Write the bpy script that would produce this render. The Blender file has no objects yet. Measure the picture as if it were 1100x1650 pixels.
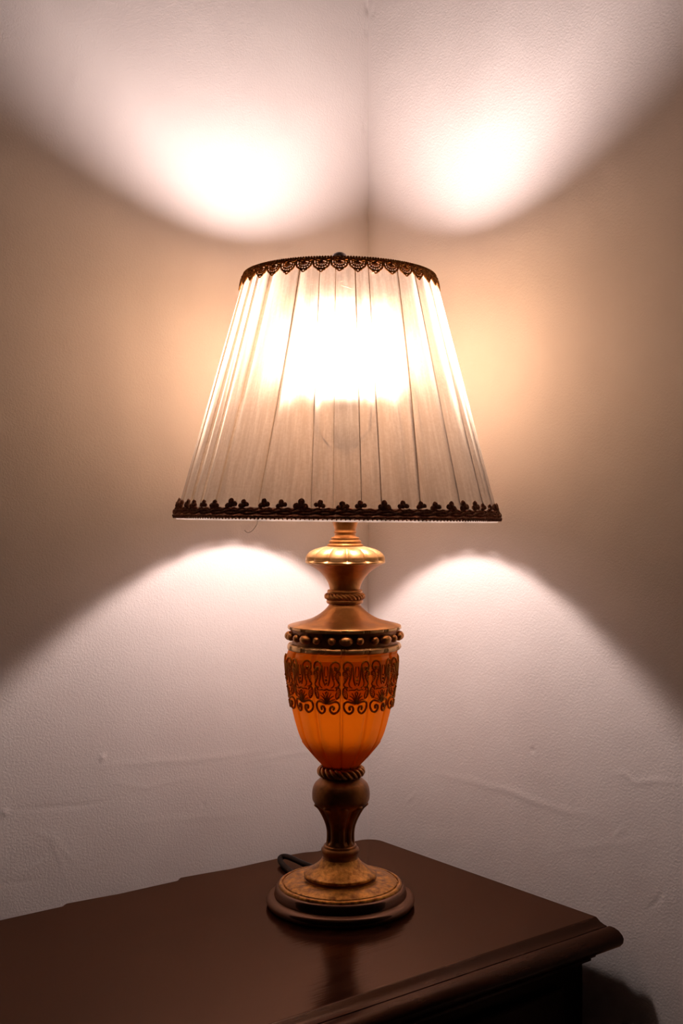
import bpy, bmesh, math, random
import numpy as np
from mathutils import Vector, Matrix

C = bpy.context.scene.collection
sc = bpy.context.scene
random.seed(7); rng = np.random.RandomState(7)
PI = math.pi

# ------------------------------------------------------------------ metrics
F = 1845.0            # focal length in pixels of a 1100x1650 frame
S = 0.000684          # metres per pixel at the lamp's distance
D = F * S             # camera to lamp axis
TZ = 0.80             # height of the chest top
ZC = TZ + 628 * S     # camera height
HY = 828              # horizon row

# ------------------------------------------------------------------ camera
cd = bpy.data.cameras.new('camera'); cam = bpy.data.objects.new('camera', cd); C.objects.link(cam)
cam.location = (0, -D, ZC); cam.rotation_euler = (PI / 2, 0, 0)
cd.sensor_fit = 'VERTICAL'; cd.sensor_height = 36; cd.sensor_width = 24
cd.lens = F / 1650 * 36; cd.shift_y = 3 / 1650; cd.clip_start = 0.02
sc.camera = cam

# ------------------------------------------------------------------ world and exposure
w = bpy.data.worlds.new('world'); sc.world = w; w.use_nodes = True
w.node_tree.nodes['Background'].inputs[0].default_value = (1.0, 0.55, 0.42, 1)
w.node_tree.nodes['Background'].inputs[1].default_value = 0.002
sc.view_settings.view_transform = 'Standard'; sc.view_settings.look = 'None'
sc.view_settings.gamma = 1; sc.view_settings.use_curve_mapping = False
sc.view_settings.exposure = 0.0
sc.cycles.use_denoising = True
sc.cycles.max_bounces = 12; sc.cycles.diffuse_bounces = 7; sc.cycles.transparent_max_bounces = 24
sc.cycles.transmission_bounces = 10; sc.cycles.glossy_bounces = 5
sc.cycles.sample_clamp_indirect = 4; sc.cycles.caustics_reflective = False; sc.cycles.caustics_refractive = True
BULB = 540.0
BULB_COL = (1.0, 0.83, 0.80)

# ------------------------------------------------------------------ node helpers
class NT:
    def __init__(s, name):
        s.m = bpy.data.materials.new(name); s.m.use_nodes = True
        s.t = s.m.node_tree; s.t.nodes.clear()
        s.out = s.t.nodes.new('ShaderNodeOutputMaterial')
    def n(s, kind, **kw):
        nd = s.t.nodes.new('ShaderNode' + kind)
        for k, v in kw.items():
            if k.startswith('i_'):
                key = k[2:]
                key = int(key) if key.isdigit() else key.replace('_', ' ')
                if isinstance(v, bpy.types.NodeSocket): s.t.links.new(v, nd.inputs[key])
                else: nd.inputs[key].default_value = v
            else: setattr(nd, k, v)
        return nd
    def mix(s, fac, a, b):
        nd = s.t.nodes.new('ShaderNodeMix'); nd.data_type = 'RGBA'
        for i, v in ((0, fac), (6, a), (7, b)):
            if isinstance(v, bpy.types.NodeSocket): s.t.links.new(v, nd.inputs[i])
            else: nd.inputs[i].default_value = v
        return nd.outputs[2]
    def surf(s, sock): s.t.links.new(sock, s.out.inputs[0]); return s.m

def c4(c): return (c[0], c[1], c[2], 1)

def mat_basic(name, col, col2=None, rough=0.5, metal=0.0, scale=40, bump=0.0, bscale=300, spec=0.5, stretch=(1, 1, 1), coat=0, r2=None, tint=None):
    t = NT(name)
    tc = t.n('TexCoord').outputs['Object']
    mp = t.n('Mapping', i_Vector=tc, i_Scale=stretch).outputs[0]
    nz = t.n('TexNoise', i_Vector=mp, i_Scale=scale, i_Detail=6.0, i_Roughness=0.6)
    rp = t.n('MapRange', i_0=nz.outputs[0], i_1=0.35, i_2=0.65).outputs[0]
    col_s = t.mix(rp, c4(col), c4(col2 or col))
    p = t.n('BsdfPrincipled', i_Base_Color=col_s, i_Roughness=rough, i_Metallic=metal)
    p.inputs['Specular IOR Level'].default_value = spec
    p.inputs['Coat Weight'].default_value = coat; p.inputs['Coat Roughness'].default_value = 0.08
    if tint: p.inputs['Specular Tint'].default_value = c4(tint)
    if r2 is not None:
        rr = t.n('MapRange', i_0=nz.outputs[0], i_1=0.3, i_2=0.7, i_3=rough, i_4=r2).outputs[0]
        t.t.links.new(rr, p.inputs['Roughness'])
    if bump:
        n2 = t.n('TexNoise', i_Vector=mp, i_Scale=bscale, i_Detail=4.0)
        b = t.n('Bump', i_Height=n2.outputs[0], i_Strength=bump, i_Distance=0.001)
        t.t.links.new(b.outputs[0], p.inputs['Normal'])
    return t.surf(p.outputs[0])

# plaster: cream paint, fine orange peel
def mat_plaster():
    t = NT('cream plaster')
    tc = t.n('TexCoord').outputs['Object']
    n1 = t.n('TexNoise', i_Vector=tc, i_Scale=5.0, i_Detail=5.0, i_Roughness=0.6)
    f = t.n('MapRange', i_0=n1.outputs[0], i_1=0.3, i_2=0.7).outputs[0]
    col = t.mix(f, (0.66, 0.585, 0.55, 1), (0.71, 0.64, 0.60, 1))
    n2 = t.n('TexNoise', i_Vector=tc, i_Scale=430.0, i_Detail=3.0, i_Roughness=0.6)
    n3 = t.n('TexNoise', i_Vector=tc, i_Scale=38.0, i_Detail=4.0, i_Roughness=0.6)
    h = t.n('Math', operation='MULTIPLY_ADD', i_0=n3.outputs[0], i_1=0.28, i_2=n2.outputs[0]).outputs[0]
    b = t.n('Bump', i_Height=h, i_Strength=0.6, i_Distance=0.00072)
    p = t.n('BsdfPrincipled', i_Base_Color=col, i_Roughness=0.75, i_Normal=b.outputs[0])
    p.inputs['Specular IOR Level'].default_value = 0.25
    return t.surf(p.outputs[0])

# pleated cotton: lets light through, slubby vertical threads
def mat_fabric():
    t = NT('pleated cotton')
    uv = t.n('UVMap', uv_map='UVMap').outputs[0]
    m1 = t.n('Mapping', i_Vector=uv, i_Scale=(620, 7, 1)).outputs[0]
    n1 = t.n('TexNoise', i_Vector=m1, i_Scale=1.0, i_Detail=3.0, i_Roughness=0.7)
    m2 = t.n('Mapping', i_Vector=uv, i_Scale=(160, 3.5, 1)).outputs[0]
    n2 = t.n('TexNoise', i_Vector=m2, i_Scale=1.0, i_Detail=4.0, i_Roughness=0.7)
    m3 = t.n('Mapping', i_Vector=uv, i_Scale=(330, 90, 1)).outputs[0]
    n3 = t.n('TexNoise', i_Vector=m3, i_Scale=1.0, i_Detail=2.0, i_Roughness=0.7)
    a = t.n('Math', operation='MULTIPLY_ADD', i_0=n1.outputs[0], i_1=0.28, i_2=n2.outputs[0]).outputs[0]
    a = t.n('Math', operation='MULTIPLY_ADD', i_0=n3.outputs[0], i_1=0.4, i_2=a).outputs[0]
    f = t.n('MapRange', i_0=a, i_1=0.75, i_2=1.25).outputs[0]
    tcol = t.mix(f, (0.17, 0.14, 0.115, 1), (0.30, 0.255, 0.215, 1))
    rcol = t.mix(f, (0.66, 0.54, 0.38, 1), (1.0, 0.84, 0.61, 1))
    dcol = t.mix(f, (0.30, 0.24, 0.20, 1), (0.41, 0.335, 0.285, 1))
    bmp = t.n('Bump', i_Height=a, i_Strength=0.25, i_Distance=0.0004).outputs[0]
    tr = t.n('BsdfTranslucent', i_Color=tcol, i_Normal=bmp)
    df = t.n('BsdfDiffuse', i_Color=dcol, i_Normal=bmp)
    rf = t.n('BsdfRefraction', i_Color=rcol, i_Roughness=0.85, i_IOR=1.28, i_Normal=bmp)
    x = t.n('MixShader', i_0=0.82, i_1=tr.outputs[0], i_2=df.outputs[0])
    z = t.n('MixShader', i_0=0.32, i_1=x.outputs[0], i_2=rf.outputs[0])
    ge = t.n('NewGeometry')                                           # a weave closes up at a slant
    dt = t.n('VectorMath', operation='DOT_PRODUCT', i_0=ge.outputs['Incoming'], i_1=ge.outputs['True Normal']).outputs['Value']
    ab = t.n('Math', operation='ABSOLUTE', i_0=dt).outputs[0]
    pw = t.n('Math', operation='POWER', i_0=ab, i_1=2.2).outputs[0]
    fo = t.n('Math', operation='MULTIPLY', i_0=pw, i_1=0.122).outputs[0]
    tp = t.n('BsdfTransparent', i_Color=(1.0, 0.70, 0.40, 1))      # light that slips straight through the open weave
    y = t.n('MixShader', i_0=fo, i_1=z.outputs[0], i_2=tp.outputs[0])
    return t.surf(y.outputs[0])

def mat_amber(name='amber glass', k=1.0, mixd=0.30, gk=0.14, g=1.0):
    t = NT(name)
    tc = t.n('TexCoord').outputs['Object']
    nz = t.n('TexNoise', i_Vector=tc, i_Scale=60.0, i_Detail=4.0)
    col = t.mix(nz.outputs[0], (0.95 * k, 0.25 * g * k, 0.008 * g * k, 1), (1.0 * k, 0.30 * g * k, 0.014 * g * k, 1))
    tr = t.n('BsdfTranslucent', i_Color=col)
    df = t.n('BsdfDiffuse', i_Color=(0.50 * k, 0.13 * g * k, 0.008 * g * k, 1))
    gl = t.n('BsdfGlossy', i_Color=(1.0, 0.55, 0.25, 1), i_Roughness=0.33)
    x = t.n('MixShader', i_0=mixd, i_1=tr.outputs[0], i_2=df.outputs[0])
    fr = t.n('Fresnel', i_IOR=1.45)
    fr = t.n('Math', operation='MULTIPLY', i_0=fr.outputs[0], i_1=gk)
    y = t.n('MixShader', i_0=fr.outputs[0], i_1=x.outputs[0], i_2=gl.outputs[0])
    return t.surf(y.outputs[0])

def mat_wood(name, c1, c2, tint, refl, rough):
    t = NT(name)
    tc = t.n('TexCoord').outputs['Object']
    mp = t.n('Mapping', i_Vector=tc, i_Scale=(1.5, 14, 14)).outputs[0]
    nz = t.n('TexNoise', i_Vector=mp, i_Scale=7.0, i_Detail=6.0, i_Roughness=0.6)
    f = t.n('MapRange', i_0=nz.outputs[0], i_1=0.3, i_2=0.7).outputs[0]
    n2 = t.n('TexNoise', i_Vector=mp, i_Scale=16.0, i_Detail=5.0)
    b = t.n('Bump', i_Height=n2.outputs[0], i_Strength=0.14, i_Distance=0.001).outputs[0]
    ro = t.n('MapRange', i_0=nz.outputs[0], i_1=0.3, i_2=0.7, i_3=rough, i_4=rough * 1.5).outputs[0]
    df = t.n('BsdfDiffuse', i_Color=t.mix(f, c4(c1), c4(c2)), i_Normal=b)
    gl = t.n('BsdfGlossy', i_Color=c4(tint), i_Roughness=ro, i_Normal=b)
    fr = t.n('Fresnel', i_IOR=1.5)
    fm = t.n('Math', operation='MULTIPLY', i_0=fr.outputs[0], i_1=refl).outputs[0]
    return t.surf(t.n('MixShader', i_0=fm, i_1=df.outputs[0], i_2=gl.outputs[0]).outputs[0])

def mat_cord(name, c1, c2, tr_):
    t = NT(name)
    tc = t.n('TexCoord').outputs['Object']
    nz = t.n('TexNoise', i_Vector=tc, i_Scale=500.0, i_Detail=3.0)
    col = t.mix(t.n('MapRange', i_0=nz.outputs[0], i_1=0.35, i_2=0.65).outputs[0], c4(c1), c4(c2))
    df = t.n('BsdfDiffuse', i_Color=col); tr = t.n('BsdfTranslucent', i_Color=col)
    return t.surf(t.n('MixShader', i_0=tr_, i_1=df.outputs[0], i_2=tr.outputs[0]).outputs[0])

def mat_emit(name, col, st):
    t = NT(name)
    e = t.n('Emission', i_Color=c4(col), i_Strength=st)
    return t.surf(e.outputs[0])

M = dict(
    plaster=mat_plaster(), fabric=mat_fabric(), amber=mat_amber(),
    gold=mat_basic('aged gold leaf', (0.36, 0.14, 0.032), (0.58, 0.26, 0.075), rough=0.33, metal=0.9, scale=45, bump=0.15, r2=0.47),
    palegold=mat_basic('bright gold leaf', (0.62, 0.34, 0.12), (0.80, 0.50, 0.22), rough=0.34, metal=0.85, scale=45, bump=0.15, r2=0.46),
    bronze=mat_basic('dark bronze', (0.17, 0.062, 0.014), (0.34, 0.13, 0.028), rough=0.38, metal=0.8, scale=60, bump=0.2, r2=0.5),
    basegold=mat_basic('worn gold leaf', (0.25, 0.090, 0.014), (0.78, 0.37, 0.075), rough=0.34, metal=0.72, scale=130, bump=0.35, r2=0.5),
    black=mat_wood('black brown lacquer', (0.012, 0.005, 0.003), (0.018, 0.008, 0.005), (1.0, 0.6, 0.42), 0.20, 0.36),
    relief=mat_amber('amber brown relief', 1.0, 0.65, 0.8, 1.6),
    web=mat_amber('amber brown ground', 0.95, 0.15, 0.1, 1.9),
    trimgold=mat_cord('gold brown cord', (0.36, 0.16, 0.05), (0.60, 0.30, 0.10), 0.25),
    trimdark=mat_cord('dark brown cord', (0.27, 0.145, 0.105), (0.46, 0.27, 0.20), 0.58),
    thread=mat_cord('white thread', (0.9, 0.85, 0.8), (0.9, 0.85, 0.8), 0.6),
    white=mat_basic('white lining tape', (0.75, 0.70, 0.68), rough=0.7),
    cord=mat_basic('black brown cable', (0.012, 0.006, 0.004), rough=0.5, spec=0.12),
    steel=mat_basic('brass fitting', (0.55, 0.42, 0.25), rough=0.3, metal=1.0),
    finial=mat_basic('dark metal knob', (0.12, 0.08, 0.07), rough=0.3, metal=0.9),
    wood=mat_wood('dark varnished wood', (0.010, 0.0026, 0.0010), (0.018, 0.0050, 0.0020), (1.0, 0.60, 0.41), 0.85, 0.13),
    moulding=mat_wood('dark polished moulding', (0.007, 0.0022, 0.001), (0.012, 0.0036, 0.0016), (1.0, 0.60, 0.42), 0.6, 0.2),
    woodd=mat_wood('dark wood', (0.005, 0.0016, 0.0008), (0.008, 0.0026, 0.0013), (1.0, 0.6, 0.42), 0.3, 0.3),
    floor=mat_basic('floor boards', (0.10, 0.05, 0.03), (0.16, 0.08, 0.045), rough=0.5, scale=5, stretch=(1, 12, 1)),
    urn_glow=mat_emit('added urn bulb', (1.0, 0.62, 0.32), 11.0),
    housing=mat_basic('white plastic', (0.8, 0.78, 0.75), rough=0.4),
    bulb=mat_emit('glowing frosted bulb', BULB_COL, BULB),
)

# ------------------------------------------------------------------ mesh helpers
def link(name, me, mat=None, parent=None, smooth=True):
    if mat is not None and not me.materials: me.materials.append(mat)
    if smooth:
        me.polygons.foreach_set('use_smooth', [True] * len(me.polygons))
    o = bpy.data.objects.new(name, me); C.objects.link(o)
    if parent is not None: o.parent = parent
    return o

class MB:
    def __init__(s): s.v = []; s.f = []
    def add(s, v, f):
        b = len(s.v); s.v += [tuple(p) for p in v]; s.f += [tuple(i + b for i in q) for q in f]
    def lathe(s, prof, seg=96, mod=None, ax=None):
        """prof: list of (r, z); mod(theta, r, z, k) -> r"""
        v = []; f = []
        n = len(prof)
        for k, (r, z) in enumerate(prof):
            cx = ax(z) if ax else 0
            for j in range(seg):
                a = 2 * PI * j / seg
                rr = mod(a, r, z, k) if mod else r
                v.append((cx + rr * math.sin(a), -rr * math.cos(a), z))   # a=0 faces the camera
        for k in range(n - 1):
            for j in range(seg):
                j2 = (j + 1) % seg
                f.append((k * seg + j, (k + 1) * seg + j, (k + 1) * seg + j2, k * seg + j2))
        s.add(v, f)
    def tube(s, pts, r, seg=8, closed=False, cap=True):
        pts = [Vector(p) for p in pts]; n = len(pts)
        rs = r if isinstance(r, (list, tuple)) else [r] * n
        v = []; f = []; up = None
        for i, p in enumerate(pts):
            if closed: t = pts[(i + 1) % n] - pts[i - 1]
            else: t = pts[min(i + 1, n - 1)] - pts[max(i - 1, 0)]
            if t.length < 1e-9: t = Vector((0, 0, 1))
            t.normalize()
            if up is None:
                up = Vector((0, 0, 1)) if abs(t.z) < 0.9 else Vector((1, 0, 0))
            up = (up - t * up.dot(t)).normalized(); q = t.cross(up)
            for j in range(seg):
                a = 2 * PI * j / seg
                v.append(p + (up * math.cos(a) + q * math.sin(a)) * rs[i])
        m = n if closed else n - 1
        for i in range(m):
            for j in range(seg):
                i2 = (i + 1) % n; j2 = (j + 1) % seg
                f.append((i * seg + j, i * seg + j2, i2 * seg + j2, i2 * seg + j))
        if not closed and cap:
            f.append(tuple(range(seg))[::-1]); f.append(tuple((n - 1) * seg + j for j in range(seg)))
        s.add(v, f)
    def ball(s, c, r, seg=8, rings=6, sc3=(1, 1, 1), rot=None):
        v = []; f = []
        for k in range(rings + 1):
            ph = PI * k / rings
            for j in range(seg):
                a = 2 * PI * j / seg
                p = Vector((r * sc3[0] * math.sin(ph) * math.cos(a), r * sc3[1] * math.sin(ph) * math.sin(a), r * sc3[2] * math.cos(ph)))
                if rot: p = rot @ p
                v.append(p + Vector(c))
        for k in range(rings):
            for j in range(seg):
                j2 = (j + 1) % seg
                f.append((k * seg + j, (k + 1) * seg + j, (k + 1) * seg + j2, k * seg + j2))
        s.add(v, f)
    def box(s, a, b):
        x0, y0, z0 = a; x1, y1, z1 = b
        s.add([(x0, y0, z0), (x1, y0, z0), (x1, y1, z0), (x0, y1, z0), (x0, y0, z1), (x1, y0, z1), (x1, y1, z1), (x0, y1, z1)],
              [(3, 2, 1, 0), (4, 5, 6, 7), (0, 1, 5, 4), (1, 2, 6, 5), (2, 3, 7, 6), (3, 0, 4, 7)])
    def build(s, name, mat, parent=None, smooth=True, uv=None, merge=False):
        me = bpy.data.meshes.new(name); me.from_pydata(s.v, [], s.f); me.update()
        if merge:
            bm = bmesh.new(); bm.from_mesh(me)
            bmesh.ops.remove_doubles(bm, verts=bm.verts, dist=1e-6); bm.to_mesh(me); bm.free()
        return link(name, me, mat, parent, smooth)

def bevel(o, wdt, seg=2, ang=35):
    m = o.modifiers.new('bevel', 'BEVEL'); m.width = wdt; m.segments = seg; m.limit_method = 'ANGLE'; m.angle_limit = math.radians(ang)
    o.data.polygons.foreach_set('use_smooth', [False] * len(o.data.polygons))
    return o

def spline(pts, n=60):
    """Catmull-Rom through (r, z) or xyz control points."""
    P = [np.array(p, float) for p in pts]
    P = [2 * P[0] - P[1]] + P + [2 * P[-1] - P[-2]]
    out = []; segs = len(P) - 3; per = max(2, n // segs)
    for i in range(segs):
        a, b, c, d = P[i:i + 4]
        for k in range(per):
            t = k / per
            out.append(tuple(0.5 * (2 * b + (c - a) * t + (2 * a - 5 * b + 4 * c - d) * t * t + (3 * b - a - 3 * c + d) * t ** 3)))
    out.append(tuple(P[-2])); return out

# ------------------------------------------------------------------ the corner of the room
ROT = math.radians(37.7)
ux = Vector((math.cos(ROT), math.sin(ROT), 0)); uy = Vector((-math.sin(ROT), math.cos(ROT), 0))
B = Vector((0.0404, 0.258, 0))                  # back corner of the chest
WL, WR = 0.0295, 0.0175                           # gaps from the chest to the walls
camp = Vector((0, -D, ZC))
def ray(u, v): return Vector(((u - 550) / F, 1.0, (HY - v) / F))
def on_left(u, v):
    d = ray(u, v); t = (WL - (camp - B).dot(uy)) / d.dot(uy); p = camp + d * t
    return ((p - B).dot(ux), p.z)
def on_right(u, v):
    d = ray(u, v); t = (WR - (camp - B).dot(ux)) / d.dot(ux); p = camp + d * t
    return ((p - B).dot(uy), p.z)
def on_top(u, v):
    d = ray(u, v); t = (TZ - ZC) / d.z; p = camp + d * t
    return ((p - B).dot(ux), (p - B).dot(uy))

def vnoise(X, Z, sc_, seed):
    r = np.random.RandomState(seed); g = r.rand(256, 256)
    x = X * sc_ + 50; z = Z * sc_ + 50
    xi = np.floor(x).astype(int); zi = np.floor(z).astype(int); fx = x - xi; fz = z - zi
    fx = fx * fx * (3 - 2 * fx); fz = fz * fz * (3 - 2 * fz)
    G = lambda i, j: g[i % 256, j % 256]
    return (G(xi, zi) * (1 - fx) * (1 - fz) + G(xi + 1, zi) * fx * (1 - fz) + G(xi, zi + 1) * (1 - fx) * fz + G(xi + 1, zi + 1) * fx * fz) - 0.5

def relief_map(X, Z, ridges, dots, seed):
    h = 0.0008 * vnoise(X, Z, 9, seed) + 0.0003 * vnoise(X, Z, 24, seed + 1) + 0.00018 * vnoise(X, Z, 60, seed + 2)
    Xw = X + 0.003 * vnoise(X, Z, 40, seed + 3); Zw = Z + 0.004 * vnoise(X, Z, 40, seed + 4)
    for pts, hh, wd in ridges:
        best = np.full(X.shape, 9.0); amp = np.ones(X.shape)
        n = len(pts) - 1
        for i in range(n):
            (x0, z0), (x1, z1) = pts[i], pts[i + 1]
            dx, dz = x1 - x0, z1 - z0
            t = np.clip(((Xw - x0) * dx + (Zw - z0) * dz) / (dx * dx + dz * dz), 0, 1)
            d = np.hypot(Xw - x0 - t * dx, Zw - z0 - t * dz)
            m = d < best; best = np.where(m, d, best)
            q = (i + t) / n; amp = np.where(m, np.sin(PI * np.clip(q * 0.86 + 0.07, 0, 1)), amp)
        h += 0.42 * hh * np.exp(-(best / wd) ** 2) * amp
    for (x, z), hh, wd in dots:
        h += hh * np.exp(-((X - x) ** 2 + (Z - z) ** 2) / wd ** 2)
    return h

def wall(name, xs, zs, ridges, dots, seed, place):
    X, Z = np.meshgrid(xs, zs)
    H = relief_map(X, Z, ridges, dots, seed)
    nx, nz = len(xs), len(zs)
    co = np.array([place(x, z, h) for x, z, h in zip(X.ravel(), Z.ravel(), H.ravel())])
    i = np.arange(nx * nz).reshape(nz, nx)
    q = np.stack([i[:-1, :-1], i[:-1, 1:], i[1:, 1:], i[1:, :-1]], -1).reshape(-1, 4)
    me = bpy.data.meshes.new(name)
    me.vertices.add(len(co)); me.vertices.foreach_set('co', co.ravel())
    me.loops.add(q.size); me.loops.foreach_set('vertex_index', q.ravel().astype(np.int32))
    me.polygons.add(len(q)); me.polygons.foreach_set('loop_start', np.arange(0, q.size, 4, dtype=np.int32))
    me.update(calc_edges=True); me.validate()
    o = link(name, me, M['plaster'])
    o['kind'] = 'structure'
    return o

zs = np.concatenate([np.arange(0, 0.66, 0.06), np.arange(0.66, 1.08, 0.0026), np.arange(1.08, 1.95, 0.006), np.arange(1.95, 3.01, 0.06)])
XA = WR
xl = np.concatenate([np.arange(-2.0, -0.80, 0.06), np.arange(-0.80, XA + 0.01, 0.0026)])
yr = np.concatenate([np.arange(-2.0, -0.62, 0.06), np.arange(-0.62, WL + 0.01, 0.0026)])
LR = lambda pts, h, wd: ([on_left(*p) for p in pts], h, wd)
RR = lambda pts, h, wd: ([on_right(*p) for p in pts], h, wd)
ridL = [LR([(180, 1258), (212, 1265), (232, 1270), (262, 1262), (340, 1252)], .0008, .0016),
        LR([(110, 1236), (240, 1228), (340, 1222), (450, 1205)], .0007, .0030),
        LR([(0, 1310), (60, 1300), (140, 1296), (190, 1284)], -.0008, .0022),
        LR([(45, 1335), (80, 1350), (100, 1385), (110, 1424)], .0009, .0026),
        LR([(80, 1340), (102, 1368), (122, 1392)], .0009, .0022),
        LR([(42, 1408), (78, 1382)], .0010, .0026),
        LR([(132, 1400), (170, 1388)], .0007, .0018),
        LR([(395, 1227), (520, 1210)], .0007, .0022), LR([(400, 1238), (450, 1228)], .0005, .0016),
        LR([(190, 1330), (300, 1318), (400, 1312)], .0005, .0040),
        LR([(0, 1425), (70, 1418)], -.0007, .0022)]
dotL = [(on_left(165, 1221), .0016, .0028), (on_left(8, 1309), .0012, .0030), (on_left(327, 1297), -.0012, .0018),
        (on_left(592, 12), -.0030, .0040), (on_left(591, 52), -.0016, .0030), (on_left(591, 168), -.0014, .003),
        (on_left(588, 206), -.0018, .003), (on_left(590, 343), -.0022, .0030), (on_left(120, 130), .001, .003)]
ridR = [RR([(690, 1243), (760, 1260), (830, 1278), (900, 1303), (968, 1320)], .0010, .0042),
        RR([(655, 1292), (672, 1278)], .0010, .0022),
        RR([(985, 1250), (1005, 1245), (1022, 1262), (1060, 1260), (1099, 1264)], .0011, .0026),
        RR([(985, 1352), (1006, 1332)], .0010, .0022), RR([(1040, 1470), (1062, 1450), (1070, 1430)], -.0012, .0022),
        RR([(880, 1375), (960, 1362), (1060, 1352)], .0005, .0040)]
dotR = [(on_right(858, 1209), -.0020, .0018), (on_right(963, 706), .0016, .0022), (on_right(945, 912), -.0016, .0022),
        (on_right(601, 20), -.0014, .003), (on_right(598, 210), -.0014, .0024), (on_right(601, 343), -.0014, .0024)]
wall('wall_left', xl, zs, ridL, dotL, 11, lambda x, z, h: tuple(B + ux * x + uy * (WL - h) + Vector((0, 0, z))))
wr = wall('wall_right', yr[::-1].copy(), zs, ridR, dotR, 31, lambda y, z, h: tuple(B + uy * y + ux * (WR - h) + Vector((0, 0, z))))

def slab(name, z0, z1, mat):
    mb = MB(); P = [B + ux * a + uy * b for a, b in ((-3.2, -3.2), (WR + .1, -3.2), (WR + .1, WL + .1), (-3.2, WL + .1))]
    v = [(p.x, p.y, z) for z in (z0, z1) for p in P]
    mb.add(v, [(3, 2, 1, 0), (4, 5, 6, 7), (0, 1, 5, 4), (1, 2, 6, 5), (2, 3, 7, 6), (3, 0, 4, 7)])
    o = mb.build(name, mat, None, False); o['kind'] = 'structure'; return o
slab('floor', -0.05, 0.0, M['floor']); slab('ceiling', 2.98, 3.05, M['plaster'])

# ------------------------------------------------------------------ chest
chest = bpy.data.objects.new('chest_of_drawers', None); C.objects.link(chest)
chest.location = B; chest.rotation_euler = (0, 0, ROT)
chest['label'] = 'dark varnished wooden chest with a moulded front edge, standing in the corner under the lamp'
chest['category'] = 'chest'
L = 0.98
# top board: outline with a rounded back corner and a chipped, uneven back edge
YF = -0.377                                     # where the flat field ends and the front moulding starts
def bumps(x):
    y = 0.0
    def rise(u0, v0, u1, v1, h):
        a = on_top(u0, v0)[0]; b = on_top(u1, v1)[0]
        if a <= x <= b:
            q = (x - a) / (b - a)
            return h * min(1, q * 9) * (1 - q) ** 0.8
        return 0
    y += rise(290, 1421, 372, 1402, 0.0085) + rise(103, 1462, 190, 1443, 0.0065) + rise(452, 1384, 500, 1374, 0.004)
    y -= 0.006 * math.exp(-((x - on_top(515, 1372)[0]) / 0.012) ** 2)
    return y
out = []
R_ = 0.022
for k in range(9):
    a = PI / 2 * k / 8; out.append((-R_ + R_ * math.cos(a), -R_ + R_ * math.sin(a)))
x = -R_ - 0.002
while x > -0.62: out.append((x, bumps(x))); x -= 0.0025
out += [(-L, 0.0), (-L, YF), (0, YF)]
bm = bmesh.new(); TT = 0.022
top = [bm.verts.new((p[0], p[1], TZ)) for p in out]; bot = [bm.verts.new((p[0], p[1], TZ - TT)) for p in out]
bm.faces.new(top); bm.faces.new(bot[::-1])
for i in range(len(out)):
    j = (i + 1) % len(out); bm.faces.new((top[i], bot[i], bot[j], top[j]))
bmesh.ops.recalc_face_normals(bm, faces=bm.faces)
me = bpy.data.meshes.new('top'); bm.to_mesh(me); bm.free()
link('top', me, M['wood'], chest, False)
# front moulding: ogee, groove, thumb nose, cove under it
p0 = [(0, 0), (0.002, -.0006), (0.006, -.0034), (0.0115, -.0052), (0.0150, -.0056), (0.0158, -.0074), (0.0168, -.0074), (0.0178, -.0050), (0.0205, -.0046), (0.0255, -.0048),
      (0.0310, -.0064), (0.0355, -.0098), (0.0375, -.0130), (0.0365, -.0180), (0.0325, -.0225), (0.026, -.0250), (0.018, -.0262), (0.012, -.0275), (0.010, -.031), (0.006, -.037), (0.001, -.0395), (0.0, -.043), (-.006, -.045), (-.006, -.049), (-.014, -.049), (-.014, -.001)]
prof = [(YF - p, TZ + z) for p, z in p0]
mb = MB(); n = len(prof)
xsn = np.linspace(-L, 0, 12)
mb.add([(xx, y, z) for xx in xsn for (y, z) in prof],
       [(k * n + i, k * n + (i + 1) % n, (k + 1) * n + (i + 1) % n, (k + 1) * n + i) for k in range(11) for i in range(n)] + [tuple(range(n))[::-1], tuple(11 * n + i for i in range(n))])
o = mb.build('front_moulding', M['moulding'], chest, True)
m = o.modifiers.new('edges', 'EDGE_SPLIT'); m.split_angle = math.radians(50)
YB = YF + 0.012                                  # front plane of the case
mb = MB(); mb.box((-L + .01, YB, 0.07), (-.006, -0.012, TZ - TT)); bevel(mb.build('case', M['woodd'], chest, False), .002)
for k, (za, zb) in enumerate(((0.585, 0.735), (0.40, 0.565), (0.215, 0.38), (0.10, 0.195))):
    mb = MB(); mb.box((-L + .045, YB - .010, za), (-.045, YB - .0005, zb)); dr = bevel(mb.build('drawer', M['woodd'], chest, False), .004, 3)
    for xx in (-L * .75, -L * .25):
        kb = MB(); kb.lathe([(0.0005, .030), (.010, .028), (.014, .022), (.012, .014), (.006, .008), (.007, 0)], 24)
        ko = kb.build('knob', M['steel'], dr); ko.rotation_euler = (PI / 2, 0, 0); ko.location = (xx, YB - .0095, (za + zb) / 2)
for xx in (-L + .05, -.05):
    for yy in (YB + .03, -.05):
        mb = MB(); mb.box((xx - .025, yy - .025, 0), (xx + .025, yy + .025, .0705)); bevel(mb.build('foot', M['woodd'], chest, False), .004)

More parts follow.
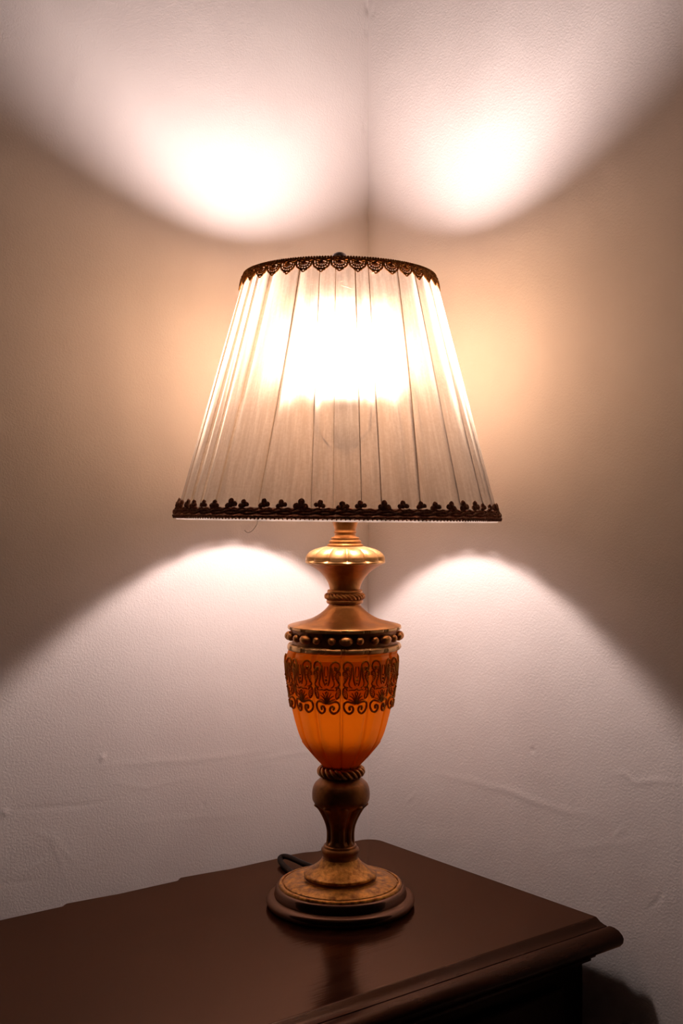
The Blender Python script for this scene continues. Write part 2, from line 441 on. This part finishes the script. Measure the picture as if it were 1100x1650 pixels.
# ------------------------------------------------------------------ lamp
X0 = 548.3
lamp = bpy.data.objects.new('table_lamp', None); C.objects.link(lamp)
lamp.location = ((X0 - 550) * S, 0, TZ)
lamp['label'] = 'lit table lamp with amber urn body and cream pleated shade, standing on the dark chest'
lamp['category'] = 'lamp'
Zy = lambda y: (1456 - y) * S
axs_y = [836, 908, 1042, 1050, 1100, 1220, 1290, 1370, 1456]
axs_x = [556, 555.8, 554.5, 551, 550, 549.6, 549, 547.8, 548.3]
def ax(z):
    return (float(np.interp(1456 - z / S, axs_y, axs_x)) - X0) * S
def body(name, mat, pts, seg=96, mod=None, smooth_n=None, split=None):
    pr = [(r * S, Zy(y)) for y, r in pts]
    if smooth_n: pr = spline(pr, smooth_n)
    mb = MB(); mb.lathe(pr, seg, mod, ax)
    o = mb.build(name, mat, lamp)
    if split:
        m = o.modifiers.new('edges', 'EDGE_SPLIT'); m.split_angle = math.radians(split)
    return o

# base: three stepped discs
body('base_plinth', M['black'], [(1456, .5), (1456, 112), (1454, 116), (1450, 118.8), (1446.5, 119.2), (1443, 117.5), (1440.8, 113), (1440, 107.5), (1439.4, 106), (1437.5, 106.6), (1434, 105.5), (1430, 104.8), (1426.5, 103.5), (1424.5, 100), (1424.2, 92)], 128, split=60)
body('base_dish', M['basegold'], [(1428, 96), (1427.5, 98.5), (1424, 99.3), (1421, 98.4), (1419.8, 96.4), (1419.8, 93.8), (1422.2, 93.0), (1422.2, 91.6), (1419.4, 90.6), (1416.5, 83), (1414.6, 74), (1414.2, 66), (1414.0, 60), (1414, 40)], 128, split=45)
body('base_ring', M['bronze'], [(1415, 58), (1412.5, 58.5), (1411.5, 55.5), (1409, 55.5)], 128, split=45)
body('stem_foot', M['basegold'], [(1410, 56), (1409, 58), (1406.5, 58.6), (1404.6, 57.4), (1403, 54.5), (1400.5, 50), (1397, 44.5), (1393, 39), (1389, 34.5), (1385, 31.2), (1381.5, 29)], 96, smooth_n=60)
body('stem_collar', M['bronze'], [(1383, 29), (1380, 27.8), (1375.5, 27.6), (1373.6, 28.4), (1371.5, 30.2), (1368.5, 30.6), (1366, 29.8), (1364.6, 27.6), (1363.6, 26.6), (1362, 26.8), (1360.6, 26), (1359.8, 22)], 96)
NR = 9
def reed(a, r, z, k):
    y = 1456 - z / S
    fade = min(1, max(0, (1358 - y) / 5)); w_ = 1 / (1 + math.exp(-(y - 1297) / 1.5)) * fade
    ph = ((a - math.radians(7)) * NR / (2 * PI) + .5) % 1 - .5
    topc = 1292.5 + (ph / .42) ** 2 * 9 if abs(ph) < .42 else 1500
    bar = 1 if (abs(ph) < .33 and y > 1290 + 8 * (ph / .33) ** 2) else 0
    rib = math.sqrt(max(0, 1 - (ph / .36) ** 2)) if abs(ph) < .36 else 0
    if y < 1290: return r
    return r - S * (3.6 * w_) + S * 3.9 * rib * min(1, max(0, (y - 1292 - 7 * (ph / .36) ** 2) / 3)) * fade
pr = [(1251, 30.5), (1255, 35), (1261, 41.5), (1268, 45), (1276, 46.4), (1282, 46.4), (1287, 45.8), (1291, 44), (1296, 41), (1303, 36.4), (1311, 31.8), (1320, 27.4), (1329, 24.2), (1338, 22.6), (1348, 22.4), (1356, 23.2), (1361, 24)]
sp = spline([(r * S, Zy(y)) for y, r in pr], 140)
mb = MB(); mb.lathe(sp[:], 216, reed, ax); mb.build('baluster', M['bronze'], lamp)

def rope(name, y, rm, rt, turns, mat, strands=3, seg=9, nn=420):
    """a twisted rope bent into a ring"""
    mb = MB()
    mb.lathe([(rm * S + rt * .55 * S * math.cos(a), Zy(y) + rt * .55 * S * math.sin(a)) for a in [2 * PI * k / 12 for k in range(13)]], 64, None, ax)
    cx = ax(Zy(y))
    for s_ in range(strands):
        pts = []
        for k in range(nn):
            a = 2 * PI * k / nn; ph = -a * turns + 2 * PI * s_ / strands
            r = rm * S + math.cos(ph) * rt * .5 * S; z = Zy(y) + math.sin(ph) * rt * .62 * S
            pts.append((cx + r * math.sin(a), -r * math.cos(a), z))
        mb.tube(pts, rt * .42 * S, seg, closed=True)
    return mb.build(name, mat, lamp)
rope('lower_rope', 1242, 31.5, 8.2, 7, M['gold'], 3)
body('lower_cup', M['bronze'], [(1253, 30), (1248, 29.5), (1238, 29), (1232, 29.5), (1229, 30)], 64)

# urn: twelve lobed flutes of amber glass
urn_y = [1042, 1046, 1052, 1064, 1085, 1105, 1122, 1135, 1150, 1170, 1180, 1190, 1200, 1210, 1220, 1228, 1236]
urn_r = [85, 88.5, 90.5, 91, 89.5, 86.8, 83.8, 81.4, 78, 72.6, 69.4, 65.2, 59, 51.2, 42.6, 34.5, 27]
def urn_rad(y): return float(np.interp(y, urn_y, urn_r))
def flute(a, r, z, k):
    y = 1456 - z / S
    ph = (a * 12 / (2 * PI)) % 1            # 0 at a joint, .5 mid-panel
    e = abs(ph - .5) * 2
    g = 1 - 0.036 * e ** 2 - 0.045 * math.exp(-((1 - e) / .09) ** 2)
    # raised petal with a round tip near the bottom
    tip = 1190 + 12 * (abs(ph - .5) / .33) ** 2
    if abs(ph - .5) < .36 and y > tip:
        g += 0.014 * min(1, (y - tip) / 1.5) * (1 - (abs(ph - .5) / .36) ** 6) - 0.026 * (1 - (abs(ph - .5) / .36) ** 2) * min(1, max(0, (y - tip - 2) / 14))
    return r * g
sp = [(urn_rad(y) * S, Zy(y)) for y in np.linspace(1236, 1042, 150)]
rr = np.convolve(np.pad([p[0] for p in sp], 6, mode='edge'), np.ones(13) / 13, 'valid'); rr[-6:] = [p[0] for p in sp][-6:]
sp = [(a, p[1]) for a, p in zip(rr, sp)]
mb = MB(); mb.lathe(sp, 360, flute, ax); urn = mb.build('urn', M['amber'], lamp)

mb = MB(); mb.ball(((550 - X0) * S, 0, Zy(1136)), .010, 20, 12, (1, 1, 1.5)); mb.build('added_urn_bulb', M['urn_glow'], urn)  # unseen bulb, added to give the urn its orange glow
mb = MB(); mb.lathe([(.006, Zy(1225)), (.0065, Zy(1172)), (.022, Zy(1170)), (.023, Zy(1167)), (.007, Zy(1166)), (.0065, Zy(1158)), (.0005, Zy(1158))], 20, None, lambda z: (550 - X0) * S); mb.build('added_urn_baffle', M['housing'], urn)  # unseen holder; its wide disc is added to shade the lower urn

# openwork scroll plaques, one on each flute
def urn_pt(u, y, lift):
    """u: pixels across the panel from its middle line at the widest girth; returns a point on the panel in urn space, facing a=0"""
    r = urn_rad(y) * S
    ang = u / 90.0
    ph = .5 + ang * 12 / (2 * PI)
    e = abs(ph - .5) * 2
    r = r * (1 - .042 * min(e, 1) ** 2) + lift * S
    return (ax(Zy(y)) * 0 + r * math.sin(ang), -r * math.cos(ang), Zy(y))
def arc(cx, cy, r, a0, a1, n=10, r1=None):
    r1 = r if r1 is None else r1
    return [(cx + (r + (r1 - r) * k / n) * math.cos(math.radians(a0 + (a1 - a0) * k / n)),
             cy - (r + (r1 - r) * k / n) * math.sin(math.radians(a0 + (a1 - a0) * k / n))) for k in range(n + 1)]
plq = []
def stroke(pts, w0, w1=None, lift=1.6): plq.append((pts, w0, w1 or w0, lift))
# curves of the right half (u to the right, y down, 0 at the middle line, photo rows)
# upper volute, its stem and the leaf hanging beside it
stroke([(2.2, 1092), (4.6, 1085), (5.6, 1076), (6.2, 1066), (8.2, 1058.5), (13.5, 1055), (18.6, 1057), (20.8, 1062), (19.4, 1067.2), (15.6, 1068.4), (13.2, 1065.6), (14.6, 1062.6)], 1.05, 1.5)
stroke([(8.6, 1064), (8.8, 1072), (9.6, 1080), (12.2, 1087), (11.0, 1093), (6.8, 1096)], 1.2, .8)
stroke([(21.2, 1077), (21, 1072), (17.8, 1070.6), (14.8, 1074), (15, 1080), (18, 1086), (20.6, 1090.5), (17.4, 1094), (13.2, 1095)], 1.3, 1.0)
for k in range(5):
    yy = 1073 + k * 3.1; stroke([(20.8 - k * .2, yy), (18.2, yy + 1.2), (16.4 + k * .3, yy + 3)], .85, .45, 2.2)
for k in range(4):
    yy = 1068.5 + k * 4.4; stroke([(12.6, yy - 1), (11.2, yy + 1), (10.4, yy + 3.4)], .8, .45, 2.0)
stroke([(1.8, 1062), (3.0, 1070), (2.4, 1078)], .9, .6)
# waist: small bars that tie the halves together
stroke([(0, 1097), (3.6, 1099), (8, 1098.4), (12.6, 1099.6)], 1.1, .8)
# paisley leaf
stroke([(14.6, 1100), (17.6, 1094.5), (21, 1098), (21.6, 1104), (19.4, 1110), (15.6, 1113), (14.2, 1107), (16.4, 1101)], 1.25, .8)
for k in range(4):
    yy = 1099.5 + k * 2.9; stroke([(20, yy), (18, yy + 1), (16.6, yy + 2.6)], .75, .4, 2.1)
# palmette
stroke([(0, 1120), (.6, 1110), (2.6, 1102)], 1.1, .7)
stroke([(0, 1120), (3.4, 1110), (7.4, 1103.4)], 1.1, .7)
stroke([(.4, 1120.6), (5.4, 1111.6), (11.0, 1107.6)], 1.1, .7)
stroke([(1.0, 1121), (6.6, 1115.4), (12.6, 1113.6)], 1.0, .7)
# lower volute
stroke([(1.2, 1121), (4.4, 1119.4), (9, 1118), (13.6, 1117.2), (17.6, 1118.6), (20, 1123), (19.2, 1129), (15.4, 1134), (10.2, 1136), (5.8, 1133.4), (4.4, 1128.6), (6.6, 1124.8), (10.4, 1125.4), (11, 1129)], 1.2, 1.7, 1.8)
def plaque_mesh():
    mb = MB()
    for pts, w0, w1, lift in plq:
        for sgn in (1, -1):
            P = spline([(sgn * u, y) for u, y in pts], max(2 * len(pts), 14))
            n = len(P)
            q = [urn_pt(u, y, lift) for u, y in P]
            mb.tube(q, [1.2 * (w0 + (w1 - w0) * k / (n - 1)) * S * (0.75 if k in (0, n - 1) else 1) for k in range(n)], 6)
    for (y, r) in ((1083, 2.2), (1088.5, 1.8), (1078, 1.5), (1102, 1.6)):
        mb.ball(urn_pt(0, y, 2.2), r * S, 8, 6)
    for sgn in (1, -1):
        for (u, y, r) in ((15.6, 1064.6, 1.9), (10.2, 1129, 2.1)):
            mb.ball(urn_pt(sgn * u, y, 2.0), r * S, 8, 6)
    # thin backing web that follows the panel
    rows = [(1055.5, 17), (1059, 20), (1070, 21), (1082, 20.5), (1092, 19.5), (1100, 21), (1110, 18), (1118, 14), (1123, 5)]
    v = []; f = []; nc = 9
    for y, wd in rows:
        for j in range(nc): v.append(urn_pt(-wd + 2 * wd * j / (nc - 1), y, .9))
    for k in range(len(rows) - 1):
        for j in range(nc - 1): f.append((k * nc + j, k * nc + j + 1, (k + 1) * nc + j + 1, (k + 1) * nc + j))
    nf = len(mb.f); mb.add(v, f)
    return mb, nf
pmb, nf = plaque_mesh(); pm = pmb.build('relief_plaque', M['relief'], urn)
pm.data.materials.append(M['web'])
for p in pm.data.polygons:
    if p.index >= nf: p.material_index = 1
for k in range(12):
    o = pm if k == 0 else pm.copy()
    if k: C.objects.link(o); o.parent = urn
    o.rotation_euler = (0, 0, math.radians(15 + 30 * k)); o.location = (ax(Zy(1090)), 0, 0)

# collar with rims and gilt beads
def notch(a, r, z, k):
    q = (a / (2 * PI) * 16 + .5) % 1 - .5       # every 22.5 degrees
    d = abs(q) * 22.5
    dip = 0
    for c_ in (0, 2.2):
        dip += math.exp(-((d - c_) / .6) ** 2)
    return r - S * 3.0 * min(1, dip)
col = body('bead_collar', M['bronze'], [(1044, 83), (1036, 84.5), (1030, 83.6), (1022, 83.4), (1014, 84), (1010, 84.5)], 96)
body('lower_rim', M['palegold'], [(1046, 86), (1045, 90), (1042, 91.8), (1038.5, 91.6), (1036.2, 90), (1035.6, 84)], 480, notch)
body('shoulder_rim', M['palegold'], [(1013.5, 84), (1013, 89.5), (1011, 91.4), (1008.6, 91.6), (1007, 90.4)], 480, notch)
sb = MB(); sb.ball((0, 0, 0), 6.2 * S, 20, 14); small = sb.build('small_bead', M['gold'], col)
lb = MB(); lb.ball((0, 0, 0), 7.6 * S, 24, 16, (1.42, 1.05, 1.0)); large = lb.build('large_bead', M['gold'], col)
first = {'s': True, 'l': True}
for g in range(8):
    for off, kind in ((-14.2, 's'), (0, 'l'), (14.2, 's')):
        a = math.radians(45 * g + off + 1.5); src = small if kind == 's' else large
        o = src if first[kind] else src.copy()
        if not first[kind]: C.objects.link(o); o.parent = col
        first[kind] = False
        r = 88.3 * S
        o.location = (ax(Zy(1024)) + r * math.sin(a), -r * math.cos(a), Zy(1024)); o.rotation_euler = (0, 0, a)

body('shoulder', M['gold'], [(1008, 91), (1007, 90.8), (1005.4, 86), (1003, 76), (1000, 64.5), (996.5, 54), (991, 43.5), (985, 35.2), (979, 29), (974.5, 25.8), (971.5, 25)], 96, smooth_n=70)
body('upper_ring', M['gold'], [(973, 25), (972, 28.4), (969, 29.8), (966, 29), (965, 27), (957, 27), (955.5, 28), (952.5, 28.6), (950.2, 27.4), (949.6, 24)], 96)
rope('upper_rope', 960.6, 28.6, 5.0, 9, M['gold'], 3)
body('flared_neck', M['gold'], [(950.5, 24.2), (946, 25), (941, 26.4), (934.5, 29.6), (928, 34.4), (921, 41.4), (914, 51.2), (909.5, 58.8), (907, 62)], 96, smooth_n=70)
def lobe(a, r, z, k):
    y = 1456 - z / S
    t = min(1, max(0, (y - 880) / 6)) * min(1, max(0.25, (906.5 - y) / 4))
    ph = ((a - math.radians(3)) * 12 / (2 * PI)) % 1
    e = abs(ph - .5) * 2
    return r * (1 + t * (0.035 - .12 * e ** 2.6))
cap_p = spline([(r * S, Zy(y)) for y, r in [(908.5, 60), (907, 63.6), (905.2, 64.2), (903.6, 63.0), (901, 62.4), (896, 61.5), (890.5, 57.5), (886, 50.5), (883, 42), (880.8, 33), (879.6, 26)]], 90)
mb = MB(); mb.lathe(cap_p, 288, lobe, ax); mb.build('gadrooned_cap', M['palegold'], lamp)
body('neck', M['gold'], [(881, 28), (879.6, 29.4), (877.8, 29.4), (876.6, 27), (875.2, 25.4), (873.4, 26.2), (871.4, 25.6), (870.2, 23), (869, 22.2), (867.4, 23.2), (865.8, 22.2), (864.9, 18), (861.5, 16.6), (859.4, 17), (858.4, 18.2), (856.6, 18.2), (855.8, 16.8), (852, 17.4), (846, 19.4), (840, 21), (834, 21.6), (822, 21.6), (820, 18), (818, 8)], 96)

# fittings inside the shade
XS = (552 - X0) * S
mb = MB(); mb.lathe([(8 * S, Zy(820)), (8 * S, Zy(722)), (.5 * S, Zy(722))], 24, None, lambda z: (555.5 - X0) * S); mb.build('socket_tube', M['housing'], lamp)
mb = MB(); mb.lathe([(8 * S, Zy(724)), (17 * S, Zy(720)), (22 * S, Zy(708)), (23 * S, Zy(690)), (22 * S, Zy(662)), (19 * S, Zy(656)), (4 * S, Zy(656))], 40, None, lambda z: (554.5 - X0) * S); mb.build('bulb_socket', M['housing'], lamp)
YBULB = 590
mb = MB(); lim = 0.74
bp = [(max(.0005, 42 * S * math.sin(PI * lim * k / 24)), Zy(YBULB) + 42 * S * math.cos(PI * lim * k / 24)) for k in range(25)]
mb.lathe(bp[::-1], 40, None, lambda z: (553 - X0) * S); bulb = mb.build('light_bulb', M['bulb'], lamp)
mb = MB(); r0 = 42 * math.sin(PI * lim); y0 = YBULB - 42 * math.cos(PI * lim)
mb.lathe([(r0 * S, Zy(y0)), (31 * S, Zy(y0 + 14)), (24 * S, Zy(y0 + 30)), (19 * S, Zy(y0 + 44)), (18 * S, Zy(y0 + 52))][::-1], 40, None, lambda z: (553 - X0) * S)
bh = mb.build('bulb_housing', M['housing'], bulb)
# the bulb and its socket lean a little towards the corner
for nm in ('socket_tube', 'bulb_socket', 'light_bulb'):
    o = bpy.data.objects[nm]
    piv = Matrix.Translation((0, 0, Zy(822)))
    o.matrix_local = piv @ Matrix.Rotation(math.radians(-6.8), 4, 'X') @ Matrix.Rotation(math.radians(1.0), 4, 'Y') @ piv.inverted()
mb = MB()
hp = []
for k in range(33):
    a = PI * k / 32; hp.append(((552 - X0) * S + 50 * S * math.cos(a) * (1 if True else 0), 0.0, Zy(600) + 148 * S * math.sin(a)))
hp = [((552 - X0) * S + 20 * S, 0, Zy(722)), ((552 - X0) * S + 44 * S, 0, Zy(690))] + hp + [((552 - X0) * S - 44 * S, 0, Zy(690)), ((552 - X0) * S - 20 * S, 0, Zy(722))]
mb.tube(hp, 1.6 * S, 8); hpo = mb.build('harp', M['finial'], lamp)
hpo.rotation_euler = (0, 0, 0)
mb = MB(); mb.lathe([(.3 * S, Zy(406.2)), (6 * S, Zy(407.2)), (10.5 * S, Zy(410)), (13 * S, Zy(415)), (13 * S, Zy(421)), (9 * S, Zy(427)), (5 * S, Zy(430)), (6 * S, Zy(452))][::-1], 32, None, lambda z: (546.5 - X0) * S); mb.build('finial', M['finial'], lamp)

# ---- pleated shade, in its own slightly tilted frame: origin on its axis at the bottom edge
shade_z = Zy(835)
RB, RT, HS = 256 * S, 152.5 * S, (835 - 449) * S
def place_shade(o):
    o.location = ((543 - X0) * S, 0, shade_z); o.rotation_euler = (math.radians(0), math.radians(0.62), 0)
creases = [(-75, -74, 1), (-61, -62, 1.2), (-53, -54, .7), (-41, -45, 1.3), (-21.5, -26.5, 2.6), (-10.6, -8, .9), (-2, -1, .6), (8.6, 8, 1.1), (16, 14.5, .6), (34, 28, 1.6), (47, 46, 1.1), (61, 62, 1), (72, 73, .8)]
a = 86
while a < 360 - 80:
    creases.append((a + random.uniform(-2, 2), a + random.uniform(-2, 2), random.uniform(.6, 1.5))); a += 12.6
creases.sort()
def shade_mesh():
    nz = 40; NP = 18; cols = []
    n = len(creases)
    uvs = []
    v = []; 
    rows = []
    bul = [random.uniform(-.3, 1.0) for _ in range(n)]
    for iz in range(nz + 1):
        t = iz / nz; R = RB + (RT - RB) * t
        row = []
        for i in range(n):
            tt = t
            A = lambda c_: math.radians(c_[0] * tt + c_[1] * (1 - tt))
            a0 = A(creases[i]); a1 = A(creases[(i + 1) % n]) + (2 * PI if i == n - 1 else 0)
            ov0 = creases[i][2] * (.0003 + .0004 * t) / R
            # this panel starts tucked under the previous one at a0 - ov0, ends on top at a1
            for k in range(NP + 1):
                q = k / NP; ang = (a0 - ov0) + (a1 - a0 + ov0) * q
                lay = -.0012 + .0012 * min(1, q * 2.2) + .0006 * q
                bb = -.0024 * min(creases[i][2], 1.8) * math.exp(-(q * (a1 - a0) * R / .0062) ** 1.3) * (.55 + .45 * t) + bul[i] * .0014 * math.sin(PI * q) * (1 - .5 * t) + .0005 * math.sin(q * 9 + i * 2.1 + t * 2)
                row.append((ang, R + lay + bb, (a0 + (a1 - a0) * q) / (2 * PI)))
            # fold back beneath this panel's end
            ov1 = creases[(i + 1) % n][2] * (.0003 + .0004 * t) / R
            row.append((a1 + .0003 / R, R + .0002, a1 / (2 * PI)))
            row.append((a1 - ov1 * .5, R - .0004, a1 / (2 * PI) + .002))
        rows.append(row)
    m = len(rows[0])
    for iz, row in enumerate(rows):
        z = HS * iz / nz
        for ang, r, u in row:
            v.append((r * math.sin(ang), -r * math.cos(ang), z)); uvs.append((u, iz / nz))
    f = []
    for iz in range(nz):
        for j in range(m):
            j2 = (j + 1) % m
            f.append((iz * m + j, iz * m + j2, (iz + 1) * m + j2, (iz + 1) * m + j))
    me = bpy.data.meshes.new('shade'); me.from_pydata(v, [], f); me.update()
    ul = me.uv_layers.new(name='UVMap')
    for l in me.loops: ul.data[l.index].uv = uvs[l.vertex_index]
    return me
shade = link('lamp_shade', shade_mesh(), M['fabric'], lamp); place_shade(shade)
def rad_at(z): return RB + (RT - RB) * z / HS
def cone_pt(a, z, off=0.0):
    r = rad_at(z) + off; return (r * math.sin(a), -r * math.cos(a), z)
def ringpts(z, off, n=240, wav=0, nw=0, wr=0, ph=0):
    return [cone_pt(2 * PI * k / n, z + wav * math.sin(2 * PI * k / n * nw + ph), off + wr * math.cos(2 * PI * k / n * nw + ph)) for k in range(n)]
# wire frame: lower and upper hoops and the three-armed carrier under the finial
mb = MB(); mb.tube(ringpts(-.0016, -.0008, 160), .0013, 8, True); mb.build('edge_binding', M['thread'], shade)
mb = MB(); mb.tube(ringpts(HS - .001, -.002, 120), .0014, 6, True)
for k in range(3):
    a = 2 * PI * k / 3 + .5
    mb.tube([(0, 0, HS - .006), tuple(Vector(cone_pt(a, HS - .004, -.03)) + Vector((0, 0, -.002))), cone_pt(a, HS - .001, -.002)], .0012, 6)
mb.build('wire_carrier', M['finial'], shade)

# lower braid: dark, with a row of three-lobed florets standing on it
NF = 56
mb = MB()
mb.lathe([(rad_at(z) + o_, z) for z, o_ in ((.0005, .0006), (-.0008, .0022), (.001, .0036), (.0045, .0034), (.0085, .0030), (.0098, .0018), (.010, .0004))], 180)
mb.tube(ringpts(.0012, .0040, 500, .0004, 150, .0003), .0011, 6, True)
mb.tube(ringpts(.0055, .0040, 600, .0016, 28, .0007), .0013, 6, True)
mb.tube(ringpts(.0055, .0040, 600, .0016, 28, .0007, PI), .0013, 6, True)
mb.tube(ringpts(.0088, .0034, 600, .0009, 112, .0004), .0010, 6, True)
for k in range(260):
    mb.ball(cone_pt(2 * PI * k / 260, -.0006, .0034), .0010, 5, 4)
lt = mb.build('lower_trim', M['trimdark'], shade)
fb = MB()
def loc_pt(u, z, off): return (u, -off, z)
for (u, z, r) in ((-.0040, .0005, .0026), (.0040, .0005, .0026), (0, .0042, .0029), (0, .0008, .0030)):
    fb.ball((u, -.0015, z), r, 8, 6, (1, .7, 1))
for (u, z, r) in ((-.0040, .0005, .0022), (.0040, .0005, .0022), (0, .0044, .0024)):
    fb.tube([(u + r * math.cos(2 * PI * k / 10), -.0022, z + r * math.sin(2 * PI * k / 10)) for k in range(10)], .0007, 5, True)
fl = fb.build('floret', M['trimdark'], lt)
tiltc = math.atan2(RB - RT, HS)
for k in range(NF):
    o = fl if k == 0 else fl.copy()
    if k: C.objects.link(o); o.parent = lt
    a = 2 * PI * k / NF + random.uniform(-.012, .012) + .03
    o.location = cone_pt(a, .0112 + random.uniform(-.0008, .0008), .0014)
    s_ = random.uniform(.82, 1.12)
    o.rotation_euler = (Matrix.Rotation(a, 3, 'Z') @ Matrix.Rotation(-tiltc, 3, 'X') @ Matrix.Rotation(random.uniform(-.25, .25), 3, 'Y')).to_euler()
    o.scale = (s_, 1, s_ * random.uniform(.85, 1.1))

# upper lace: beaded edge above hanging fan scallops
NS = 37
mb = MB()
for k in range(230): mb.ball(cone_pt(2 * PI * k / 230, HS + .0006, .0012), .0014, 6, 4)
mb.tube(ringpts(HS - .0014, .0016, 400, .0005, 115, .0003), .0010, 6, True)
mb.tube(ringpts(HS - .0034, .0016, 400, .0008, 74, .0003), .0009, 6, True)
mb.lathe([(rad_at(z) + .0009, z) for z in (HS + .0004, HS - .0034)], 160)
ut = mb.build('upper_trim', M['trimgold'], shade)
fb = MB()
W2 = .0052 * 1.72 / 1.0 / 1.0 * .93
def sc_pt(u, z, off=.0018): return (u, -off, z)
ua = [(W2 * math.cos(PI * k / 14), -.0002 - .0086 * math.sin(PI * k / 14) ** .6) for k in range(15)]
fb.tube([sc_pt(u, z) for u, z in ua], .00105, 6)
fb.tube([sc_pt(u * .68, z * .70) for u, z in ua], .0008, 5)
for k in range(7):
    a = PI * (k + 1) / 8
    fb.tube([sc_pt(.15 * W2 * math.cos(a), -.001), sc_pt(.95 * W2 * math.cos(a), -.0005 - .0080 * math.sin(a))], .00062, 5)
fb.ball(sc_pt(0, -.0005, .0018), .0016, 8, 6)
fb.tube([(.0017 * math.cos(2 * PI * k / 10), -.0018, -.0101 + .0017 * math.sin(2 * PI * k / 10)) for k in range(10)], .0008, 5, True)
for u in (-.0027, .0027): fb.tube([(u + .0012 * math.cos(2 * PI * k / 8), -.0018, -.0090 + .0012 * math.sin(2 * PI * k / 8)) for k in range(8)], .0007, 5, True)
for u in (-W2, W2): fb.ball(sc_pt(u, -.0022), .0013, 6, 5)
so = fb.build('scallop', M['trimgold'], ut)
for k in range(NS):
    o = so if k == 0 else so.copy()
    if k: C.objects.link(o); o.parent = ut
    a = 2 * PI * k / NS
    o.location = cone_pt(a, HS - .0040, .0002)
    o.rotation_euler = (Matrix.Rotation(a, 3, 'Z') @ Matrix.Rotation(-tiltc, 3, 'X')).to_euler()
    o.scale = (1, 1, random.uniform(.92, 1.06))

# loose thread under the braid
mb = MB()
P = [((x - 543) * S, -.178, (835 - y) * S) for x, y in ((434, 836), (433, 843), (430, 849), (425, 854), (420, 855), (416, 852))]
mb.tube(spline(P, 24), .00035, 5); mb.build('loose_thread', M['thread'], shade)

# power cord: loops out behind the base, then runs back and over the rear edge of the chest
def tp(u, v, z=.0036):
    """point on the chest top seen at (u, v), in the lamp's frame"""
    d = ray(u, v); t = (TZ + z - ZC) / d.z; p = camp + d * t
    return (p.x - lamp.location.x, p.y, z)
cp = [(0.0, .045, .010), (-.020, .072, .006), tp(505, 1399, .008), tp(488, 1391.5, .009), tp(472, 1384, .010), tp(460, 1380, .009), tp(451.5, 1382.5, .007), tp(453.5, 1391, .0042), tp(463, 1400), tp(476, 1409)]
cp += [(-.036, .080, .0036), (-.012, .098, .0036), (.004, .125, .0036), (.008, .160, .0036), (.010, .195, .0036)]
mb = MB(); mb.tube(spline(cp, 150), .0034, 10); mb.build('power_cord', M['cord'], lamp)
